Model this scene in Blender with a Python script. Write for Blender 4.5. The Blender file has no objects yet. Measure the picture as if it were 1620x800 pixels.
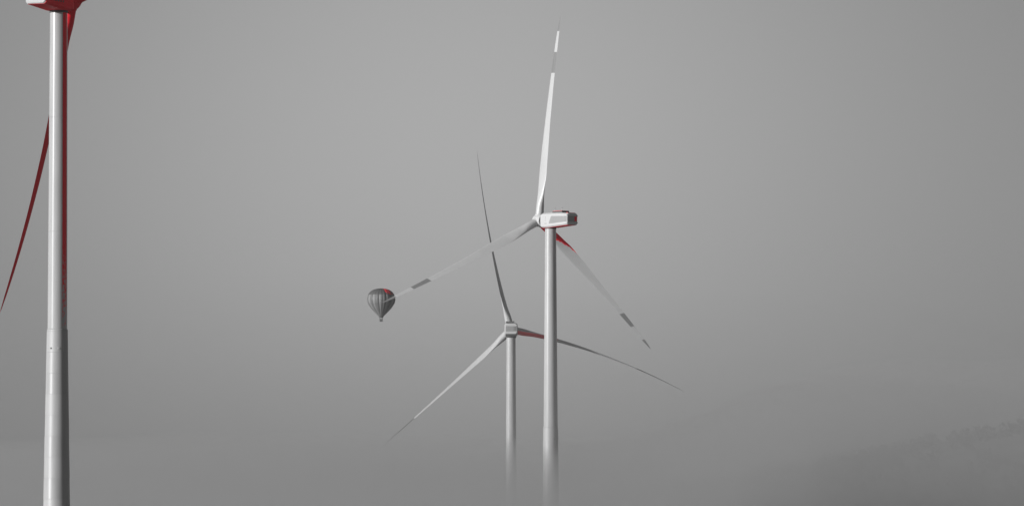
import bpy, bmesh, math, random
from mathutils import Vector, Matrix, noise
R = math.radians
random.seed(7)
scene = bpy.context.scene
col = scene.collection

# ------------------------------------------------------------------ camera, sky, sun, exposure
F = 810 / math.tan(R(5.0))            # focal length in photo pixels (a 10 degree telephoto view)
PITCH = R(3.18)
CAM = Vector((0, 0, 1.7))
cd = bpy.data.cameras.new('camera'); cam = bpy.data.objects.new('camera', cd); col.objects.link(cam)
cd.sensor_width = 36; cd.lens = 18 / math.tan(R(5.0)); cd.clip_start = 1; cd.clip_end = 60000
cam.location = CAM; cam.rotation_euler = (R(90) + PITCH, 0, 0)
scene.camera = cam

SUN_EL, SUN_AZ = R(11), R(-59)        # azimuth measured from the direction scene->camera, minus = to the left
sun_dir = Vector((math.sin(SUN_AZ) * math.cos(SUN_EL), -math.cos(SUN_AZ) * math.cos(SUN_EL), math.sin(SUN_EL)))
w = bpy.data.worlds.new('World'); scene.world = w; w.use_nodes = True
nt = w.node_tree; bg = nt.nodes['Background']
sky = nt.nodes.new('ShaderNodeTexSky'); sky.sky_type = 'NISHITA'; sky.sun_disc = False
sky.sun_elevation = SUN_EL
sky.sun_rotation = math.atan2(sun_dir.x, sun_dir.y)
sky.air_density = 1.0; sky.dust_density = 1.2; sky.ozone_density = 1.0
bw = nt.nodes.new('ShaderNodeRGBToBW')
nt.links.new(sky.outputs[0], bw.inputs[0])
# wide bright lobe added to the sky to imitate corner darkening of the lens
VIGNETTE_DIR = (Matrix.Rotation(PITCH, 3, 'X') @ Vector(((700 - 810) / F, 1, (400 - 230) / F))).normalized()
gtc = nt.nodes.new('ShaderNodeTexCoord')
gd = nt.nodes.new('ShaderNodeVectorMath'); gd.operation = 'DISTANCE'; gd.inputs[1].default_value = VIGNETTE_DIR
nt.links.new(gtc.outputs['Generated'], gd.inputs[0])
def wm(op, a, b=None):
    n = nt.nodes.new('ShaderNodeMath'); n.operation = op
    for i, v in enumerate((a, b)):
        if v is None: continue
        if isinstance(v, (int, float)): n.inputs[i].default_value = v
        else: nt.links.new(v, n.inputs[i])
    return n.outputs[0]
g2 = wm('POWER', wm('DIVIDE', gd.outputs['Value'], R(4.6)), 2)
lob = wm('ADD', wm('MULTIPLY', wm('EXPONENT', wm('MULTIPLY', g2, -1)), 0.46), 0.54)
nt.links.new(wm('MULTIPLY', bw.outputs[0], lob), bg.inputs[0])
bg.inputs[1].default_value = 0.11

ld = bpy.data.lights.new('sun', 'SUN'); ld.energy = 4.6; ld.angle = R(0.55); ld.color = (1, 1, 1)
sun = bpy.data.objects.new('sun', ld); col.objects.link(sun)
sun.rotation_euler = sun_dir.to_track_quat('Z', 'Y').to_euler()

vs = scene.view_settings
vs.view_transform = 'Standard'; vs.look = 'None'; vs.exposure = 0; vs.gamma = 1; vs.use_curve_mapping = False
scene.render.engine = 'CYCLES'
cy = scene.cycles
cy.volume_bounces = 2; cy.max_bounces = 6; cy.diffuse_bounces = 2; cy.glossy_bounces = 2
cy.use_denoising = True

def at(px, py, dist):
    """the place that stands dist metres out at the photo position px, py"""
    d = Vector(((px - 810) / F, 1, (400 - py) / F))
    d = Matrix.Rotation(PITCH, 3, 'X') @ d
    return CAM + d * (dist / d.y)

# ------------------------------------------------------------------ materials
def principled(name):
    m = bpy.data.materials.new(name); m.use_nodes = True
    return m, m.node_tree, m.node_tree.nodes['Principled BSDF']

def paint(name, c, rough=0.25, var=0.06, spec=0.5, streak=True, scale=0.5, rand=0.0, bump=0.0):
    m, t, p = principled(name)
    tc = t.nodes.new('ShaderNodeTexCoord')
    mp = t.nodes.new('ShaderNodeMapping'); mp.inputs['Scale'].default_value = (1, 1, 0.12 if streak else 1)
    n = t.nodes.new('ShaderNodeTexNoise'); n.inputs['Scale'].default_value = scale; n.inputs['Detail'].default_value = 6
    t.links.new(tc.outputs['Object'], mp.inputs[0]); t.links.new(mp.outputs[0], n.inputs[0])
    r = t.nodes.new('ShaderNodeMapRange')
    r.inputs['From Min'].default_value = 0.25; r.inputs['From Max'].default_value = 0.75
    r.inputs['To Min'].default_value = 1 - var; r.inputs['To Max'].default_value = 1 + var
    t.links.new(n.outputs[0], r.inputs[0])
    fac = r.outputs[0]
    if rand:
        oi = t.nodes.new('ShaderNodeObjectInfo')
        rr = t.nodes.new('ShaderNodeMapRange'); rr.inputs['To Min'].default_value = 1 - rand; rr.inputs['To Max'].default_value = 1 + rand
        t.links.new(oi.outputs['Random'], rr.inputs[0])
        mm = t.nodes.new('ShaderNodeMath'); mm.operation = 'MULTIPLY'
        t.links.new(fac, mm.inputs[0]); t.links.new(rr.outputs[0], mm.inputs[1]); fac = mm.outputs[0]
        r2 = t.nodes.new('ShaderNodeMapRange'); r2.inputs['To Min'].default_value = rough - .06; r2.inputs['To Max'].default_value = rough + .12
        t.links.new(oi.outputs['Random'], r2.inputs[0]); t.links.new(r2.outputs[0], p.inputs['Roughness'])
    else:
        p.inputs['Roughness'].default_value = rough
    mx = t.nodes.new('ShaderNodeVectorMath'); mx.operation = 'SCALE'; mx.inputs[0].default_value = c
    t.links.new(fac, mx.inputs['Scale']); t.links.new(mx.outputs[0], p.inputs['Base Color'])
    p.inputs['Specular IOR Level'].default_value = spec
    if bump:
        b = t.nodes.new('ShaderNodeBump'); b.inputs['Strength'].default_value = bump; b.inputs['Distance'].default_value = 0.1
        t.links.new(n.outputs[0], b.inputs['Height']); t.links.new(b.outputs[0], p.inputs['Normal'])
    return m

PAINT = (0.41, 0.41, 0.41)
SHADE_RED = (0.90, 0.026, 0.045)  # red tone of shaded faces, put into the base colour
M_steel = paint('pale_steel_paint', PAINT, 0.18, 0.08, scale=1.2)
M_blade = paint('pale_blade_gelcoat', (0.47, 0.47, 0.47), 0.38, 0.04)
M_band = paint('grey_marking_paint', (0.2, 0.2, 0.2), 0.4, 0.05)
M_tip = paint('dark_grey_marking_paint', (0.10, 0.10, 0.10), 0.5, 0.05)
M_shade_red = paint('red_shade_tone', SHADE_RED, 0.6, 0.08, spec=0.12, streak=False)
M_conc = paint('cast_concrete', (0.39, 0.39, 0.39), 0.38, 0.08, spec=0.4, scale=0.8, rand=0.05, bump=0.1)
M_shell = paint('pale_nacelle_shell', (0.48, 0.48, 0.48), 0.6, 0.05)
M_grey = paint('grey_shell_panel', (0.27, 0.27, 0.27), 0.6, 0.06)
M_dark = paint('dark_trim', (0.09, 0.09, 0.09), 0.6, 0.1, streak=False)

def shade_striped_steel():
    """pale steel paint with a red stripe that paints in shade on the right flank of the tower"""
    m = paint('pale_steel_paint_with_red_shade_stripe', PAINT, 0.18, 0.08, scale=1.2)
    t = m.node_tree; p = t.nodes['Principled BSDF']
    base = p.inputs['Base Color'].links[0].from_socket
    tc = t.nodes.new('ShaderNodeTexCoord')
    uv = t.nodes.new('ShaderNodeSeparateXYZ'); t.links.new(tc.outputs['UV'], uv.inputs[0])  # u = angle in degrees / 360, v = height m
    def math_(op, a, b=None, c=None):
        n = t.nodes.new('ShaderNodeMath'); n.operation = op
        for i, v in enumerate((a, b, c)):
            if v is None: continue
            if isinstance(v, (int, float)): n.inputs[i].default_value = v
            else: t.links.new(v, n.inputs[i])
        return n.outputs[0]
    n = t.nodes.new('ShaderNodeTexNoise'); n.inputs['Scale'].default_value = 1.6; n.inputs['Detail'].default_value = 5
    t.links.new(tc.outputs['Object'], n.inputs[0])
    n2 = t.nodes.new('ShaderNodeTexNoise'); n2.inputs['Scale'].default_value = 6; n2.inputs['Detail'].default_value = 3
    t.links.new(tc.outputs['Object'], n2.inputs[0])
    jit = math_('MULTIPLY', math_('SUBTRACT', n2.outputs[0], 0.5), 0.03)
    u = math_('ADD', uv.outputs[0], jit)
    d = math_('ABSOLUTE', math_('SUBTRACT', u, SHADE_MID))
    inside = math_('LESS_THAN', d, SHADE_HALF)
    # painted shade tone is whole above 75 m and breaks up more and more down to 44 m
    breakup = t.nodes.new('ShaderNodeMapRange'); breakup.inputs['From Min'].default_value = 42; breakup.inputs['From Max'].default_value = 72
    breakup.inputs['To Min'].default_value = 0.66; breakup.inputs['To Max'].default_value = 0.24
    t.links.new(uv.outputs[1], breakup.inputs[0])
    mixn = math_('MULTIPLY_ADD', n2.outputs[0], 0.6, math_('MULTIPLY', n.outputs[0], 0.4))
    keep = math_('GREATER_THAN', mixn, breakup.outputs[0])
    f = math_('MULTIPLY', inside, keep)
    mx = t.nodes.new('ShaderNodeMix'); mx.data_type = 'RGBA'
    t.links.new(f, mx.inputs[0]); t.links.new(base, mx.inputs[6]); mx.inputs[7].default_value = (*SHADE_RED, 1)
    t.links.new(mx.outputs[2], p.inputs['Base Color'])
    t.links.new(math_('MULTIPLY_ADD', f, -0.4, 0.5), p.inputs['Specular IOR Level'])
    return m
SHADE_MID, SHADE_HALF = 0.0, 0.055   # set in turns from the local angle, see tower()

# ------------------------------------------------------------------ mesh helpers
def obj(name, bm, mats, parent=None, smooth=True, auto=35):
    me = bpy.data.meshes.new(name)
    bmesh.ops.recalc_face_normals(bm, faces=bm.faces)
    if smooth:
        for f in bm.faces: f.smooth = True
        for e in bm.edges:
            if len(e.link_faces) == 2 and e.calc_face_angle(0) > R(auto): e.smooth = False
    bm.to_mesh(me); bm.free()
    for m in (mats if isinstance(mats, (list, tuple)) else [mats]): me.materials.append(m)
    o = bpy.data.objects.new(name, me); col.objects.link(o); o.parent = parent
    return o

def thing(name, label, cat, loc, rz=0, group=None):
    o = bpy.data.objects.new(name, None); col.objects.link(o); o.empty_display_size = 2
    o.location = loc; o.rotation_euler = (0, 0, rz); o['label'] = label; o['category'] = cat
    if group: o['group'] = group
    return o

def loft(bm, rings, cap=True, matfn=None):
    vr = [[bm.verts.new(p) for p in r] for r in rings]
    n = len(vr[0])
    for i in range(len(vr) - 1):
        for j in range(n):
            f = bm.faces.new((vr[i][j], vr[i][(j + 1) % n], vr[i + 1][(j + 1) % n], vr[i + 1][j]))
            if matfn: f.material_index = matfn(i, j)
    if cap:
        bm.faces.new(vr[0]); bm.faces.new(list(reversed(vr[-1])))
    return vr

def lathe(profile, n=48, axis='Z', centre=(0, 0, 0)):
    bm = bmesh.new(); rings = []
    c = Vector(centre)
    for z, r in profile:
        ring = []
        for k in range(n):
            a = 2 * math.pi * k / n
            v = (r * math.cos(a), r * math.sin(a), z) if axis == 'Z' else (r * math.cos(a), z, r * math.sin(a))
            ring.append(c + Vector(v))
        rings.append(ring)
    loft(bm, rings)
    return bm

def box(bm, c, s, rot=None):
    m = Matrix.Translation(c) @ (rot or Matrix()) @ Matrix.Diagonal((*s, 1))
    bmesh.ops.create_cube(bm, size=1, matrix=m)

def tube(bm, a, b, r, n=8):
    a, b = Vector(a), Vector(b); d = b - a
    m = Matrix.Translation((a + b) / 2) @ d.to_track_quat('Z', 'Y').to_matrix().to_4x4()
    bmesh.ops.create_cone(bm, cap_ends=True, segments=n, radius1=r, radius2=r, depth=d.length, matrix=m)

# ------------------------------------------------------------------ the setting
def hill_height(x, y):
    """low plain with a hillside climbing to the right beyond the turbines"""
    t = max(0.0, min(1.0, (y - 2350) / 700)); t = t * t * (3 - 2 * t)
    h = t * (31 + .165 * max(-150.0, min(420.0, x)))
    h += t * 5 * noise.noise(Vector((x / 160, y / 210, 0))) + t * 2.5 * noise.noise(Vector((x / 45, y / 60, 3)))
    return h

def ground_mat():
    m, t, p = principled('dry_field')
    tc = t.nodes.new('ShaderNodeTexCoord')
    n = t.nodes.new('ShaderNodeTexNoise'); n.inputs['Scale'].default_value = 0.05; n.inputs['Detail'].default_value = 10
    t.links.new(tc.outputs['Object'], n.inputs[0])
    r = t.nodes.new('ShaderNodeValToRGB')
    r.color_ramp.elements[0].position = 0.35; r.color_ramp.elements[0].color = (0.09, 0.09, 0.09, 1)
    r.color_ramp.elements[1].position = 0.7; r.color_ramp.elements[1].color = (0.26, 0.26, 0.26, 1)
    t.links.new(n.outputs[0], r.inputs[0]); t.links.new(r.outputs[0], p.inputs['Base Color'])
    p.inputs['Roughness'].default_value = 0.95
    return m
M_ground = ground_mat()

def grid(name, xs, ys, fn, mat):
    bm = bmesh.new()
    vv = [[bm.verts.new((x, y, fn(x, y))) for x in xs] for y in ys]
    for i in range(len(ys) - 1):
        for j in range(len(xs) - 1):
            bm.faces.new((vv[i][j], vv[i][j + 1], vv[i + 1][j + 1], vv[i + 1][j]))
    return obj(name, bm, mat)

g = grid('ground', [-30000, -8000, -3000, -1500, 1500, 3000, 8000, 30000], [-20000, -3000, 0, 1500, 3500, 8000, 40000],
         lambda x, y: 0.0, M_ground)
g['kind'] = 'structure'
xs = [-900 + 12 * i for i in range(151)]; ys = [2340 + 12 * i for i in range(90)]
h = grid('hillside', xs, ys, lambda x, y: hill_height(x, y) - 0.6, M_ground)
h['kind'] = 'structure'

# ------------------------------------------------------------------ turbines
STEEL0, HUB = 47.2, 110.0

def tower(root, seed, radii, steel_mat, top):
    rnd = random.Random(seed)
    def rad(z):
        rt, rs, rc, rb = radii
        return rb + (rc - rb) * (z / STEEL0) if z < STEEL0 else rs + (rt - rs) * ((z - STEEL0) / (HUB - STEEL0))
    n = 64
    step = STEEL0 / 12
    for k in range(12):                                   # stacked concrete rings, a slight joint between them
        z0, z1 = k * step, (k + 1) * step
        j = rnd.uniform(-.012, .012); dx, dy = rnd.uniform(-.012, .012), rnd.uniform(-.012, .012)
        bm = lathe([(z0 + .004, rad(z0) - .012 + j), (z0 + .025, rad(z0) + j), (z1 - .025, rad(z1 - .001) + j), (z1 - .004, rad(z1 - .001) - .012 + j)], n, centre=(dx, dy, 0))
        obj('concrete_ring', bm, M_conc, root, auto=8)
    # steel sections with a flange seam between them
    cuts = [STEEL0 + .45, 66, 87.5, top]
    for a, b in zip(cuts[:-1], cuts[1:]):
        bm = bmesh.new(); rings = []
        prof = [(a, rad(a) - .02), (a + .03, rad(a)), (b - .03, rad(b)), (b - .004, rad(b) - .02)]
        for z, r in prof:
            rings.append([Vector((r * math.cos(2 * math.pi * i / n), r * math.sin(2 * math.pi * i / n), z)) for i in range(n)])
        vr = loft(bm, rings)
        uvl = bm.loops.layers.uv.new('UVMap')
        for f in bm.faces:
            for l in f.loops:
                u = (math.atan2(l.vert.co.y, l.vert.co.x) / (2 * math.pi))
                l[uvl].uv = (u, l.vert.co.z)
            us = [l[uvl].uv.x for l in f.loops]
            if max(us) - min(us) > .5:
                for l in f.loops:
                    if l[uvl].uv.x < 0: l[uvl].uv.x += 1
        obj('steel_section', bm, steel_mat, root, auto=8)
    bm = lathe([(STEEL0 + .003, radii[2] - .02), (STEEL0 + .05, radii[2] - .01), (STEEL0 + .3, radii[2] - .03), (STEEL0 + .44, radii[1] + .02)], n)
    obj('adapter_ring', bm, M_conc, root, auto=20)
    for az in (R(-58), R(-100)):                             # small bolted fittings below the joint
        bm = bmesh.new(); rr = rad(STEEL0 - 3.2) - .06
        box(bm, (rr * math.cos(az), rr * math.sin(az), STEEL0 - 3.2), (.3, .3, .3), Matrix.Rotation(az, 4, 'Z'))
        obj('fitting', bm, M_dark if az < R(-80) else M_shell, root, smooth=False)

def nacelle(root, side_shade_red=False, belly=True, hatch=False):
    """long box body, lower and narrower to the rear, chamfered edges; hub to +Y, hub height at z = HUB"""
    st = [(-10.3, 1.95, 1.45, -1.75), (-10.1, 2.12, 1.62, -1.92), (-6, 2.2, 1.95, -2.1), (-1.5, 2.2, 2.1, -2.32), (1.6, 2.15, 2.1, -2.3), (2.5, 1.95, 1.85, -2.05), (2.65, 1.7, 1.6, -1.8)]
    bm = bmesh.new(); rings = []
    ch = .42
    for y, hw, zt, zb in st:
        p = [(-hw + ch, zb), (hw - ch, zb), (hw - .05, zb + ch * .8), (hw, (zt + zb) / 2), (hw - .05, zt - ch), (hw - ch * 1.4, zt), (-hw + ch * 1.4, zt), (-hw + .05, zt - ch), (-hw, (zt + zb) / 2), (-hw + .05, zb + ch * .8)]
        rings.append([Vector((x, y, HUB + z)) for x, z in p])
    loft(bm, rings)
    body = obj('nacelle', bm, M_shell, root, auto=28)
    # thin belly sheet that paints in the shaded underside
    bm = bmesh.new(); a = []
    for y, hw, zt, zb in st[1:5]: a.append((y, hw - ch + .02, zb - .035))
    rings = [[Vector((-hw, y, HUB + z)), Vector((hw, y, HUB + z)), Vector((hw, y, HUB + z + .03)), Vector((-hw, y, HUB + z + .03))] for y, hw, z in a]
    loft(bm, rings); obj('belly_shade_sheet', bm, M_shade_red if belly else M_grey, body, smooth=False)
    # grey side panels with a slanted front edge, and the rear panel
    for s in (-1, 1):
        bm = bmesh.new()
        def sp(y, z, off):
            # hull half width near mid height
            for (y0, h0, *_), (y1, h1, *_) in zip(st[:-1], st[1:]):
                if y0 <= y <= y1: hw = h0 + (h1 - h0) * (y - y0) / (y1 - y0)
            return Vector((s * (hw + off - .05 * abs(z + .1) / 1.3), y, HUB + z))
        q = [(-10.02, -1.0), (-1.8, -1.25), (-2.9, 1.0), (-10.02, .72)]
        lo = [bm.verts.new(sp(y, z, -.05)) for y, z in q]; hi = [bm.verts.new(sp(y, z, .05)) for y, z in q]
        midl = [bm.verts.new(sp(y, -.1, .055)) for y in (-10.02, -2.35)]
        bm.faces.new((hi[0], hi[1], midl[1], midl[0])); bm.faces.new((midl[0], midl[1], hi[2], hi[3]))
        for i in range(4): bm.faces.new((lo[i], lo[(i + 1) % 4], hi[(i + 1) % 4], hi[i]) if i not in (1, 3) else ((lo[1], lo[2], hi[2], midl[1], hi[1]) if i == 1 else (lo[3], lo[0], hi[0], midl[0], hi[3])))
        obj('side_panel', bm, M_grey, body, smooth=False)
    bm = bmesh.new(); box(bm, (0, -10.31, HUB - .15), (3.5, .08, 1.75)); bmesh.ops.bevel(bm, geom=bm.edges[:], offset=.03, segments=1)
    obj('rear_panel', bm, M_grey, body, smooth=False)
    bm = bmesh.new(); box(bm, (1.25, -10.37, HUB - .1), (.85, .06, 1.4))
    obj('rear_hatch', bm, M_shade_red if hatch else M_band, body, smooth=False)  # where red, shade on the rear is painted in
    for z in (.75, -1.25):
        bm = bmesh.new(); box(bm, (1.98, -10.1, HUB + z), (.3, .4, .28))
        obj('rear_lamp', bm, M_dark, body, smooth=False)
    # roof: raised cooler hood, rear rim, wind sensor masts
    bm = bmesh.new(); box(bm, (-.3, -5.2, HUB + 2.15), (2.8, 4.6, .5)); bmesh.ops.bevel(bm, geom=bm.edges[:], offset=.12, segments=2)
    hood = obj('roof_hood', bm, M_dark, body)
    bm = bmesh.new(); box(bm, (-.3, -5.2, HUB + 2.42), (2.7, 4.4, .09)); obj('hood_lid', bm, M_shade_red if hatch else M_dark, hood, smooth=False)  # red lid colour stands in for shade on the hood
    bm = bmesh.new(); box(bm, (0, -9.6, HUB + 1.72), (3.0, .7, .1)); obj('roof_rim', bm, M_shade_red if hatch else M_dark, body, smooth=False)  # red rim colour also paints in rear shade
    for x, y in ((-1.3, -3.6), (-1.3, -7.0)):
        bm = bmesh.new(); tube(bm, (x, y, HUB + 1.8), (x, y, HUB + 3.55), .06)
        tube(bm, (x - .3, y, HUB + 3.3), (x + .3, y, HUB + 3.3), .045)
        bmesh.ops.create_icosphere(bm, subdivisions=1, radius=.14, matrix=Matrix.Translation((x, y, HUB + 3.62)))
        obj('sensor_mast', bm, M_shell, body)
    # faint marks on the shell: a column of vents and a short slot
    for k in range(4):
        bm = bmesh.new(); box(bm, (-2.185, -.15, HUB + .9 - .42 * k), (.06, .1, .26)); obj('vent_mark', bm, M_grey, body, smooth=False)
    bm = bmesh.new(); box(bm, (-2.15, -.25, HUB - 1.15), (.12, 1.1, .12)); obj('slot_mark', bm, M_band, body, smooth=False)
    # yaw collar under the belly
    bm = lathe([(HUB - 2.75, 1.66), (HUB - 2.7, 1.75), (HUB - 2.2, 1.75)], 48)
    obj('yaw_collar', bm, M_dark, body)
    if side_shade_red:                                            # shade on the right flank painted in as a red panel, dark lettering remains
        bm = bmesh.new()
        rings = []
        for y, hw, zt, zb in st[1:6]:
            x0 = hw + .06
            rings.append([Vector((hw - ch + .03, y, HUB + zb - .03)), Vector((x0 - .04, y, HUB + zb + ch * .8 - .02)), Vector((x0 + .015, y, HUB + (zt + zb) / 2)), Vector((x0 - .05, y, HUB + zt - .45)), Vector((x0 - .2, y, HUB + zt - .45)), Vector((x0 - .2, y, HUB + zb + .36)), Vector((hw - ch - .03, y, HUB + zb + .06))])
        loft(bm, rings); pan = obj('flank_shade_panel', bm, M_shade_red, body, smooth=False)
        rnd = random.Random(4)
        y = -9.2
        while y < -2.5:
            wd = rnd.uniform(.5, .9)
            bm = bmesh.new(); box(bm, (2.23, y, HUB - .55), (.12, wd * .35, 1.0)); box(bm, (2.23, y + wd * .4, HUB - .95), (.12, wd * .5, .25))
            if rnd.random() < .6: box(bm, (2.23, y + wd * .5, HUB - .35), (.12, wd * .45, .22))
            obj('lettering_mark', bm, M_dark, pan, smooth=False); y += wd + .35
    return body

def section(s):
    """chord, thickness, roundness at span fraction s"""
    def lerp(tab):
        for (a, va), (b, vb) in zip(tab[:-1], tab[1:]):
            if a <= s <= b:
                t = (s - a) / (b - a); t = t * t * (3 - 2 * t) * .5 + t * .5
                return va + (vb - va) * t
        return tab[-1][1]
    chord = lerp([(0, 2.5), (.05, 2.55), (.12, 3.4), (.2, 4.15), (.3, 3.75), (.5, 2.65), (.7, 1.9), (.85, 1.4), (.94, .95), (.985, .45), (1, .12)])
    th = lerp([(0, 2.5), (.05, 2.35), (.12, 1.75), (.2, 1.25), (.3, .9), (.5, .55), (.7, .36), (.85, .24), (1, .03)])
    rnd = lerp([(0, 1), (.05, .95), (.12, .5), (.2, .12), (.3, 0), (1, 0)])
    return chord, th, rnd

def blade_points(s, N, twist, pitch, bend_e, bend_a, length):
    c, th, k = section(s)
    tw = pitch + twist * (1 - s) ** 2
    pts = []
    for i in range(N):
        a = 2 * math.pi * i / N
        cx, cyy = .5 * math.cos(a), .5 * math.sin(a)          # circle
        xx = .5 * (1 + math.cos(a))                            # 1 = trailing edge, 0 = leading
        yt = 2.6 * (.2969 * math.sqrt(xx) - .126 * xx - .3516 * xx ** 2 + .2843 * xx ** 3 - .1036 * xx ** 4) * 2
        sg = 1 if math.sin(a) >= 0 else -1
        ax, ay = xx - .44, sg * yt * .37 * (1.12 if sg > 0 else .88) + .06 * math.sin(math.pi * xx)
        x = (cx * k + ax * (1 - k)) * c
        y = (cyy * k + ay * (1 - k)) * th
        X = x * math.cos(tw) - y * math.sin(tw); Y = x * math.sin(tw) + y * math.cos(tw)
        # the span runs along Z, X = tangent of the rotor circle, Y = along the axis
        pts.append(Vector((X + bend_e * s * s, Y + bend_a * s * s, 1.35 + s * (length - 1.35))))
    return pts

def blade(root, rotor, ang, pitch, twist=14, bend_e=0, bend_a=0, red=None, all_shade_red=False, length=60.8, dark_tip=False):
    """ang: direction of the blade seen from behind, degrees anticlockwise from the right"""
    a = R(ang)
    b = Vector((math.cos(a), 0, math.sin(a))); e = Vector((-math.sin(a), 0, math.cos(a))); ax = Vector((0, 1, 0))
    M = Matrix((( e.x, ax.x, b.x), (e.y, ax.y, b.y), (e.z, ax.z, b.z))).to_4x4()
    M = rotor @ M
    N = 28
    def piece(s0, s1, n, name, mats, parent, cap, shadefn=None):
        bm = bmesh.new()
        ss = [s0 + (s1 - s0) * i / n for i in range(n + 1)]
        rings = [[M @ p for p in blade_points(s, N, R(twist), R(pitch), bend_e, bend_a, length)] for s in ss]
        fn = (lambda i, j: 1 if shadefn(ss[i], j / N) else 0) if shadefn else None
        loft(bm, rings, True, fn)
        return obj(name, bm, mats, parent, auto=50)
    mb = M_shade_red if all_shade_red else M_blade  # red blade: its shaded look is put into the colour
    body = piece(0, .714, 44, 'blade', [mb, M_shade_red], root, True, red)
    piece(.7141, .819, 8, 'marking_band', M_shade_red if all_shade_red else (M_tip if dark_tip else M_band), body, True)
    piece(.8191, .924, 8, 'blade_segment', M_tip if dark_tip else mb, body, True)
    piece(.9241, 1, 12, 'tip_band', M_shade_red if all_shade_red else (M_tip if dark_tip else M_band), body, True)
    # root collar
    bm = bmesh.new(); rings = []
    for z, r in ((1.1, 1.28), (1.2, 1.36), (1.75, 1.36), (1.85, 1.26)):
        rings.append([M @ Vector((r * math.cos(2 * math.pi * k / 32), r * math.sin(2 * math.pi * k / 32), z)) for k in range(32)])
    loft(bm, rings); obj('root_collar', bm, mb if all_shade_red else M_shell, body, auto=30)
    return body

def hub(root, rotor, red=False):
    prof = [(-1.9, 1.55), (-1.85, 1.7), (-.8, 1.95), (.6, 1.95), (1.3, 1.7), (1.9, 1.2), (2.3, .6), (2.42, .15)]
    bm = lathe(prof, 40, 'Y')
    bmesh.ops.transform(bm, matrix=rotor, verts=bm.verts)
    obj('hub', bm, M_shade_red if red else M_shell, root)  # red hub colour paints in its shaded side

def turbine(label, px_tower, py_hub, dist, rz, radii, blades, seed, striped=False, belly=True, hatch=False, tilt=4):
    hubp = at(px_tower, py_hub, dist)
    base = Vector((hubp.x, hubp.y, hubp.z - HUB))
    t = thing('wind_turbine', label, 'wind turbine', base, R(rz), 'wind turbines on the misty plain')
    global SHADE_MID
    sm = M_steel
    if striped:  # shade on the tower flank painted in as a red stripe
        SHADE_MID = ((-90 + 49 - rz + 4.2) / 360)       # flank facing right and a little to the viewer
        sm = shade_striped_steel()
    tower(t, seed, radii, sm, HUB - 2.25)
    nacelle(t, striped, belly, hatch)
    rotor = Matrix.Translation((0, 5.4, HUB + .15)) @ Matrix.Rotation(R(tilt), 4, 'X')
    hub(t, rotor, striped)
    for b in blades: blade(t, rotor, **b)
    print('turbine base', base)
    return t

# nearest, at the left edge: seen from behind, one blade hangs down behind the tower
turbine('nearest wind turbine at the left edge, blade painted red for shade hanging behind its tower', 93, -2, 1100, -20.5, (1.64, 1.86, 1.98, 2.75),
        [dict(ang=260.3, pitch=-88, twist=10, bend_e=-6.3, all_shade_red=True), dict(ang=20, pitch=-88, all_shade_red=True), dict(ang=140, pitch=-88, all_shade_red=True)], 1, striped=True)
# tallest in the middle, turned to the left
turbine('tall middle wind turbine with banded blade tips and grey-sided nacelle turned left', 871, 348, 1763, 39, (1.66, 2.15, 2.25, 2.7),
        [dict(ang=88.4, pitch=-86, twist=8, bend_e=-3, length=62.2), dict(ang=206, pitch=-66, twist=8, bend_a=5), dict(ang=322.6, pitch=-73, twist=12, bend_a=3.6, length=62.2, red=lambda s, u: s < .28 and (u > 1 - .44 * (1 - s / .28) or u < .3 * (1 - s / .28)))], 2, hatch=True)  # red root faces paint in shade near the hub
# lower and farther, seen straight from behind
turbine('lower, farther wind turbine left of the tall one, nacelle seen from behind', 808.5, 521, 1950, 0, (1.5, 1.85, 1.97, 2.5),
        [dict(ang=105, pitch=-84, bend_e=-4.5), dict(ang=223, pitch=-80, bend_e=-1, dark_tip=True), dict(ang=348.8, pitch=-80, dark_tip=True, bend_e=-9, red=lambda s, u: s < .24 and .5 <= u < .94)], 3, belly=False)  # shade along the blade root painted in as red faces

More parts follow.
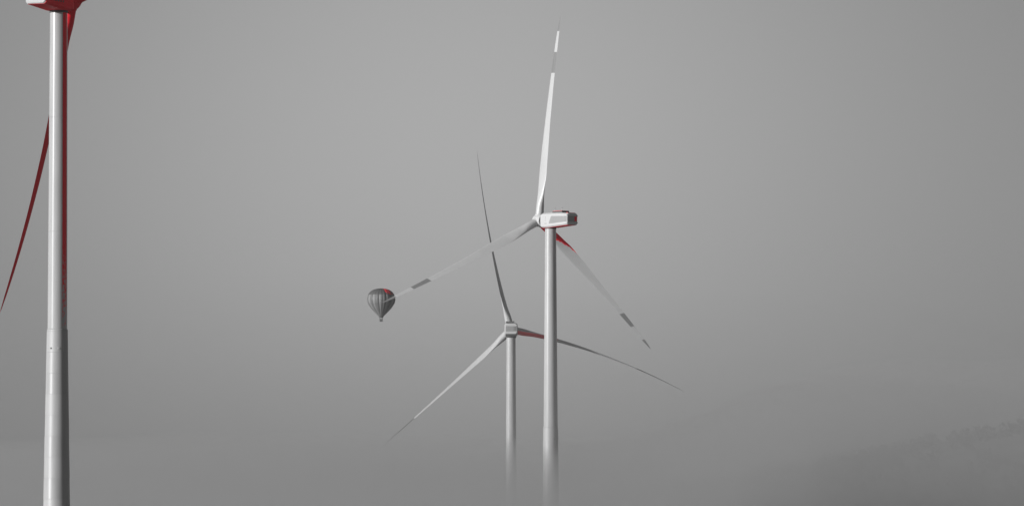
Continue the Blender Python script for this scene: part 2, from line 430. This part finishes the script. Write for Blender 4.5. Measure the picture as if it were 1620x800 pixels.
# ------------------------------------------------------------------ hot air balloon
def balloon():
    d = 3000.0
    px = d / F                                              # metres per photo pixel
    c = at(603, 474, d)
    Rb = 22 * px
    t = thing('hot_air_balloon', 'dark-topped grey striped hot air balloon drifting behind the blade tip', 'balloon', (c.x, c.y, c.z - 34.5 * px), R(8))
    z0 = 34.5 * px                                         # centre of the widest part above the basket floor
    mats = []
    for nm, v in (('balloon_fabric_light', .215), ('balloon_fabric_mid', .13), ('balloon_fabric_dark', .09)):
        mats.append(paint(nm, (v, v, v), .6, .1, spec=.3, streak=False, scale=1.2))
    mr = paint('balloon_red_shade_tone', (.09, .09, .09), .6, .1, spec=.3, streak=False, scale=1.2)  # shade on the right of the crown, painted as broken red
    t_ = mr.node_tree; p_ = t_.nodes['Principled BSDF']; src = p_.inputs['Base Color'].links[0].from_socket
    n_ = t_.nodes.new('ShaderNodeTexVoronoi'); n_.inputs['Scale'].default_value = 1.3
    c_ = t_.nodes.new('ShaderNodeTexCoord'); t_.links.new(c_.outputs['Object'], n_.inputs['Vector'])
    sp_ = t_.nodes.new('ShaderNodeSeparateColor'); t_.links.new(n_.outputs['Color'], sp_.inputs[0])
    g_ = t_.nodes.new('ShaderNodeMath'); g_.operation = 'GREATER_THAN'; g_.inputs[1].default_value = .22; t_.links.new(sp_.outputs[0], g_.inputs[0])
    x_ = t_.nodes.new('ShaderNodeMix'); x_.data_type = 'RGBA'; t_.links.new(g_.outputs[0], x_.inputs[0]); t_.links.new(src, x_.inputs[6]); x_.inputs[7].default_value = (*SHADE_RED, 1)
    t_.links.new(x_.outputs[2], p_.inputs['Base Color'])
    mats.append(mr)
    G, S = 24, 6
    def prof(t_):                                             # t_: 0 mouth .. 1 crown -> (z, r) in Rb
        tab = [(0, -1.235, .115), (.08, -1.13, .235), (.2, -.93, .42), (.35, -.62, .71), (.5, -.25, .945), (.6, 0.0, 1.0), (.7, .27, .965), (.8, .52, .83), (.88, .69, .64), (.95, .79, .38), (1, .825, .05)]
        for (a, za, ra), (b, zb, rb) in zip(tab[:-1], tab[1:]):
            if a <= t_ <= b:
                k = (t_ - a) / (b - a); return za + (zb - za) * k, ra + (rb - ra) * k
    def smooth_prof(t_):
        zs, rs, n = 0, 0, 0
        for dt in (-.03, -.015, 0, .015, .03):
            z, r = prof(min(1, max(0, t_ + dt))); zs += z; rs += r; n += 1
        return zs / n * Rb + z0, rs / n * Rb
    K = 40
    env = None
    # crown is its own darker part, the gores run from there to the mouth
    def gore(g, ta, tb, name, mi, parent, extra=None):
        bm = bmesh.new(); rows = []
        kk = max(4, int(K * (tb - ta)))
        for i in range(kk + 1):
            tt = ta + (tb - ta) * i / kk
            z, r = smooth_prof(tt); row = []
            for j in range(S + 1):
                a = 2 * math.pi * (g + j / S) / G
                bulge = 1 + .035 * math.sin(math.pi * j / S) ** .7
                row.append(bm.verts.new((r * bulge * math.cos(a), r * bulge * math.sin(a), z)))
            rows.append(row)
        for i in range(kk):
            for j in range(S):
                f = bm.faces.new((rows[i][j], rows[i][j + 1], rows[i + 1][j + 1], rows[i + 1][j]))
                f.material_index = extra(i / kk, j) if extra else mi
        return obj(name, bm, mats, parent, auto=60)
    for g_ in range(G):
        mi = 0 if g_ % 2 else 1
        az = (g_ + .5) / G * 360 + 8
        gr = gore(g_, 0.045, .735, 'gore', mi, t)
        red = 283 < az % 360 < 345
        gore(g_, .735, 1, 'crown_panel', 3 if 292 < az % 360 < 338 else 2, gr)
    bm = bmesh.new(); zz, rr = smooth_prof(0.05)
    rings = [[Vector((r * math.cos(2 * math.pi * k / 24), r * math.sin(2 * math.pi * k / 24), z)) for k in range(24)] for z, r in ((zz + .02, rr), (zz - .9, rr * .72), (zz - .92, rr * .69), (zz, rr * .97))]
    loft(bm, rings, False); obj('skirt', bm, mats[2], t)
    # basket, rim, burner and lines
    bw_ = .8
    bm = bmesh.new()
    rings = [[Vector((sx * q, sy * q, z)) for sx, sy in ((-1, -1), (1, -1), (1, 1), (-1, 1))] for z, q in ((0, bw_ * .92), (1.25, bw_), (1.25, bw_ * .9), (.1, bw_ * .82))]
    loft(bm, rings, False); bm.faces.new([bm.verts.new((sx * bw_ * .85, sy * bw_ * .85, .1)) for sx, sy in ((-1, -1), (1, -1), (1, 1), (-1, 1))])
    bk = obj('basket', bm, mats[1], t, smooth=False)
    bm = bmesh.new()
    for s in (-1, 1):
        box(bm, (0, s * bw_, 1.3), (1.76, .16, .14)); box(bm, (s * bw_, 0, 1.3), (.16, 1.44, .138))
    obj('rim', bm, M_dark, bk, smooth=False)
    bm = bmesh.new()
    for sx in (-1, 1):
        for sy in (-1, 1):
            tube(bm, (sx * .72, sy * .72, 1.25), (sx * .5, sy * .5, 2.35), .05); tube(bm, (sx * .5, sy * .5, 2.35), (sx * .75, sy * .75, zz - .6), .03)
    obj('suspension_lines', bm, M_dark, t)
    bm = bmesh.new(); tube(bm, (-.25, 0, 2.0), (-.25, 0, 2.6), .16); tube(bm, (.25, 0, 2.0), (.25, 0, 2.6), .16); box(bm, (0, 0, 2.3), (1.1, 1.1, .1))
    obj('burner', bm, M_dark, t)
balloon()

# ------------------------------------------------------------------ wood on the far hillside (one mass)
def wood():
    rnd = random.Random(11)
    verts, faces = [], []
    def quad(p, s):
        n = Vector((rnd.uniform(-1, 1), rnd.uniform(-1, 1), rnd.uniform(-.4, 1))).normalized()
        u = n.orthogonal().normalized(); v = n.cross(u); k = len(verts)
        for a, b in ((-1, -1), (1, -1), (1, 1), (-1, 1)): verts.append(p + u * a * s + v * b * s)
        faces.append((k, k + 1, k + 2, k + 3))
    for _ in range(5200):
        x = rnd.uniform(-330, 480); y = rnd.uniform(2480, 3120)
        dens = noise.noise(Vector((x / 70, y / 90, 9)))
        if dens < -.1 + rnd.uniform(-.25, .25): continue
        z = hill_height(x, y); hgt = rnd.uniform(2, 9)
        for _ in range(26):
            q = Vector((rnd.gauss(0, 1), rnd.gauss(0, 1), rnd.gauss(0, 1))); q.normalize(); q *= rnd.random() ** .5
            quad(Vector((x, y, z + hgt * .55)) + Vector((q.x * hgt * .42, q.y * hgt * .42, q.z * hgt * .5)), rnd.uniform(.35, .8))
    me = bpy.data.meshes.new('hillside_wood'); me.from_pydata(verts, [], faces)
    m = paint('foliage', (.04, .04, .04), .8, .3, streak=False, scale=.1); me.materials.append(m)
    o = bpy.data.objects.new('hillside_wood', me); col.objects.link(o)
    o['kind'] = 'stuff'; o['label'] = 'faint dark scrub on the hillside, veiled by mist'; o['category'] = 'scrub'
wood()

# ------------------------------------------------------------------ air
def volume_mat(name, dens, c, aniso):
    m = bpy.data.materials.new(name); m.use_nodes = True; t = m.node_tree
    t.nodes.remove(t.nodes['Principled BSDF'])
    v = t.nodes.new('ShaderNodeVolumePrincipled')
    v.inputs['Density'].default_value = dens; v.inputs['Color'].default_value = (c, c, c, 1)
    v.inputs['Anisotropy'].default_value = aniso; v.inputs['Density Attribute'].default_value = ''
    t.links.new(v.outputs[0], t.nodes['Material Output'].inputs['Volume'])
    m.cycles.homogeneous_volume = True
    return m

bm = bmesh.new(); box(bm, (0, 1950, 118), (2600, 4500, 244))
hz = obj('haze', bm, volume_mat('haze_air', 0.00003, .7, .2), None, smooth=False)
hz['kind'] = 'stuff'; hz['label'] = 'thin grey haze hanging over the whole plain'; hz['category'] = 'haze'

def mist(name, rho, c, H, front, p, q, back, wob, label):
    """a bank of even mist: thickest round the middle turbines, thinning upwards to an edge;
    over the hillside to the right it is only a narrow bank"""
    yc = 1800.0
    def top_(x, y):
        k = max(0.0, min(1.0, (x * 1763 / y - 20) / 90)); k = k * k * (3 - 2 * k)
        y0 = front + (1655 - front) * k; yb = yc + back + (165 - back) * k
        if y <= y0 or y >= yb: return -.5
        h = H * ((y - y0) / (yc - y0)) ** (p + (.42 - p) * k) if y < yc else H * (1 - (y - yc) / (yb - yc)) ** (q + (.42 - q) * k)
        h *= 1 + .52 * k * (H < 60)
        h *= 1 + wob * noise.noise(Vector((x / 110, y / 140, 5))) + .6 * wob * noise.noise(Vector((x / 22, y / 60, 8)))
        return h - .5
    bm = bmesh.new()
    xs = [-700 + 20 * i for i in range(71)]; ys = [front - 2 + 20 * i for i in range(int((yc + back - front) / 20) + 3)]
    top = [[bm.verts.new((x, y, max(-.4, top_(x, y)))) for x in xs] for y in ys]
    bot = [[bm.verts.new((x, y, -.9)) for x in xs] for y in ys]
    ny, nx = len(ys), len(xs)
    for i in range(ny - 1):
        for j in range(nx - 1):
            bm.faces.new((top[i][j], top[i][j + 1], top[i + 1][j + 1], top[i + 1][j])); bm.faces.new((bot[i][j], bot[i + 1][j], bot[i + 1][j + 1], bot[i][j + 1]))
    for j in range(nx - 1):
        bm.faces.new((top[0][j], bot[0][j], bot[0][j + 1], top[0][j + 1])); bm.faces.new((top[-1][j], top[-1][j + 1], bot[-1][j + 1], bot[-1][j]))
    for i in range(ny - 1):
        bm.faces.new((top[i][0], top[i + 1][0], bot[i + 1][0], bot[i][0])); bm.faces.new((top[i][-1], bot[i][-1], bot[i + 1][-1], top[i + 1][-1]))
    o = obj(name, bm, volume_mat(name + '_air', rho, c, .3), None)
    o['kind'] = 'stuff'; o['label'] = label; o['category'] = 'mist'
mist('ground_mist', 0.0098, .77, 46, 1120, 1.6, 2.4, 480, .05, 'low grey mist swallowing the feet of the towers')
mist('upper_mist', 0.0010, .80, 92, 1140, 1.5, 1.6, 440, .05, 'thin upper veil of mist above the low grey bank')
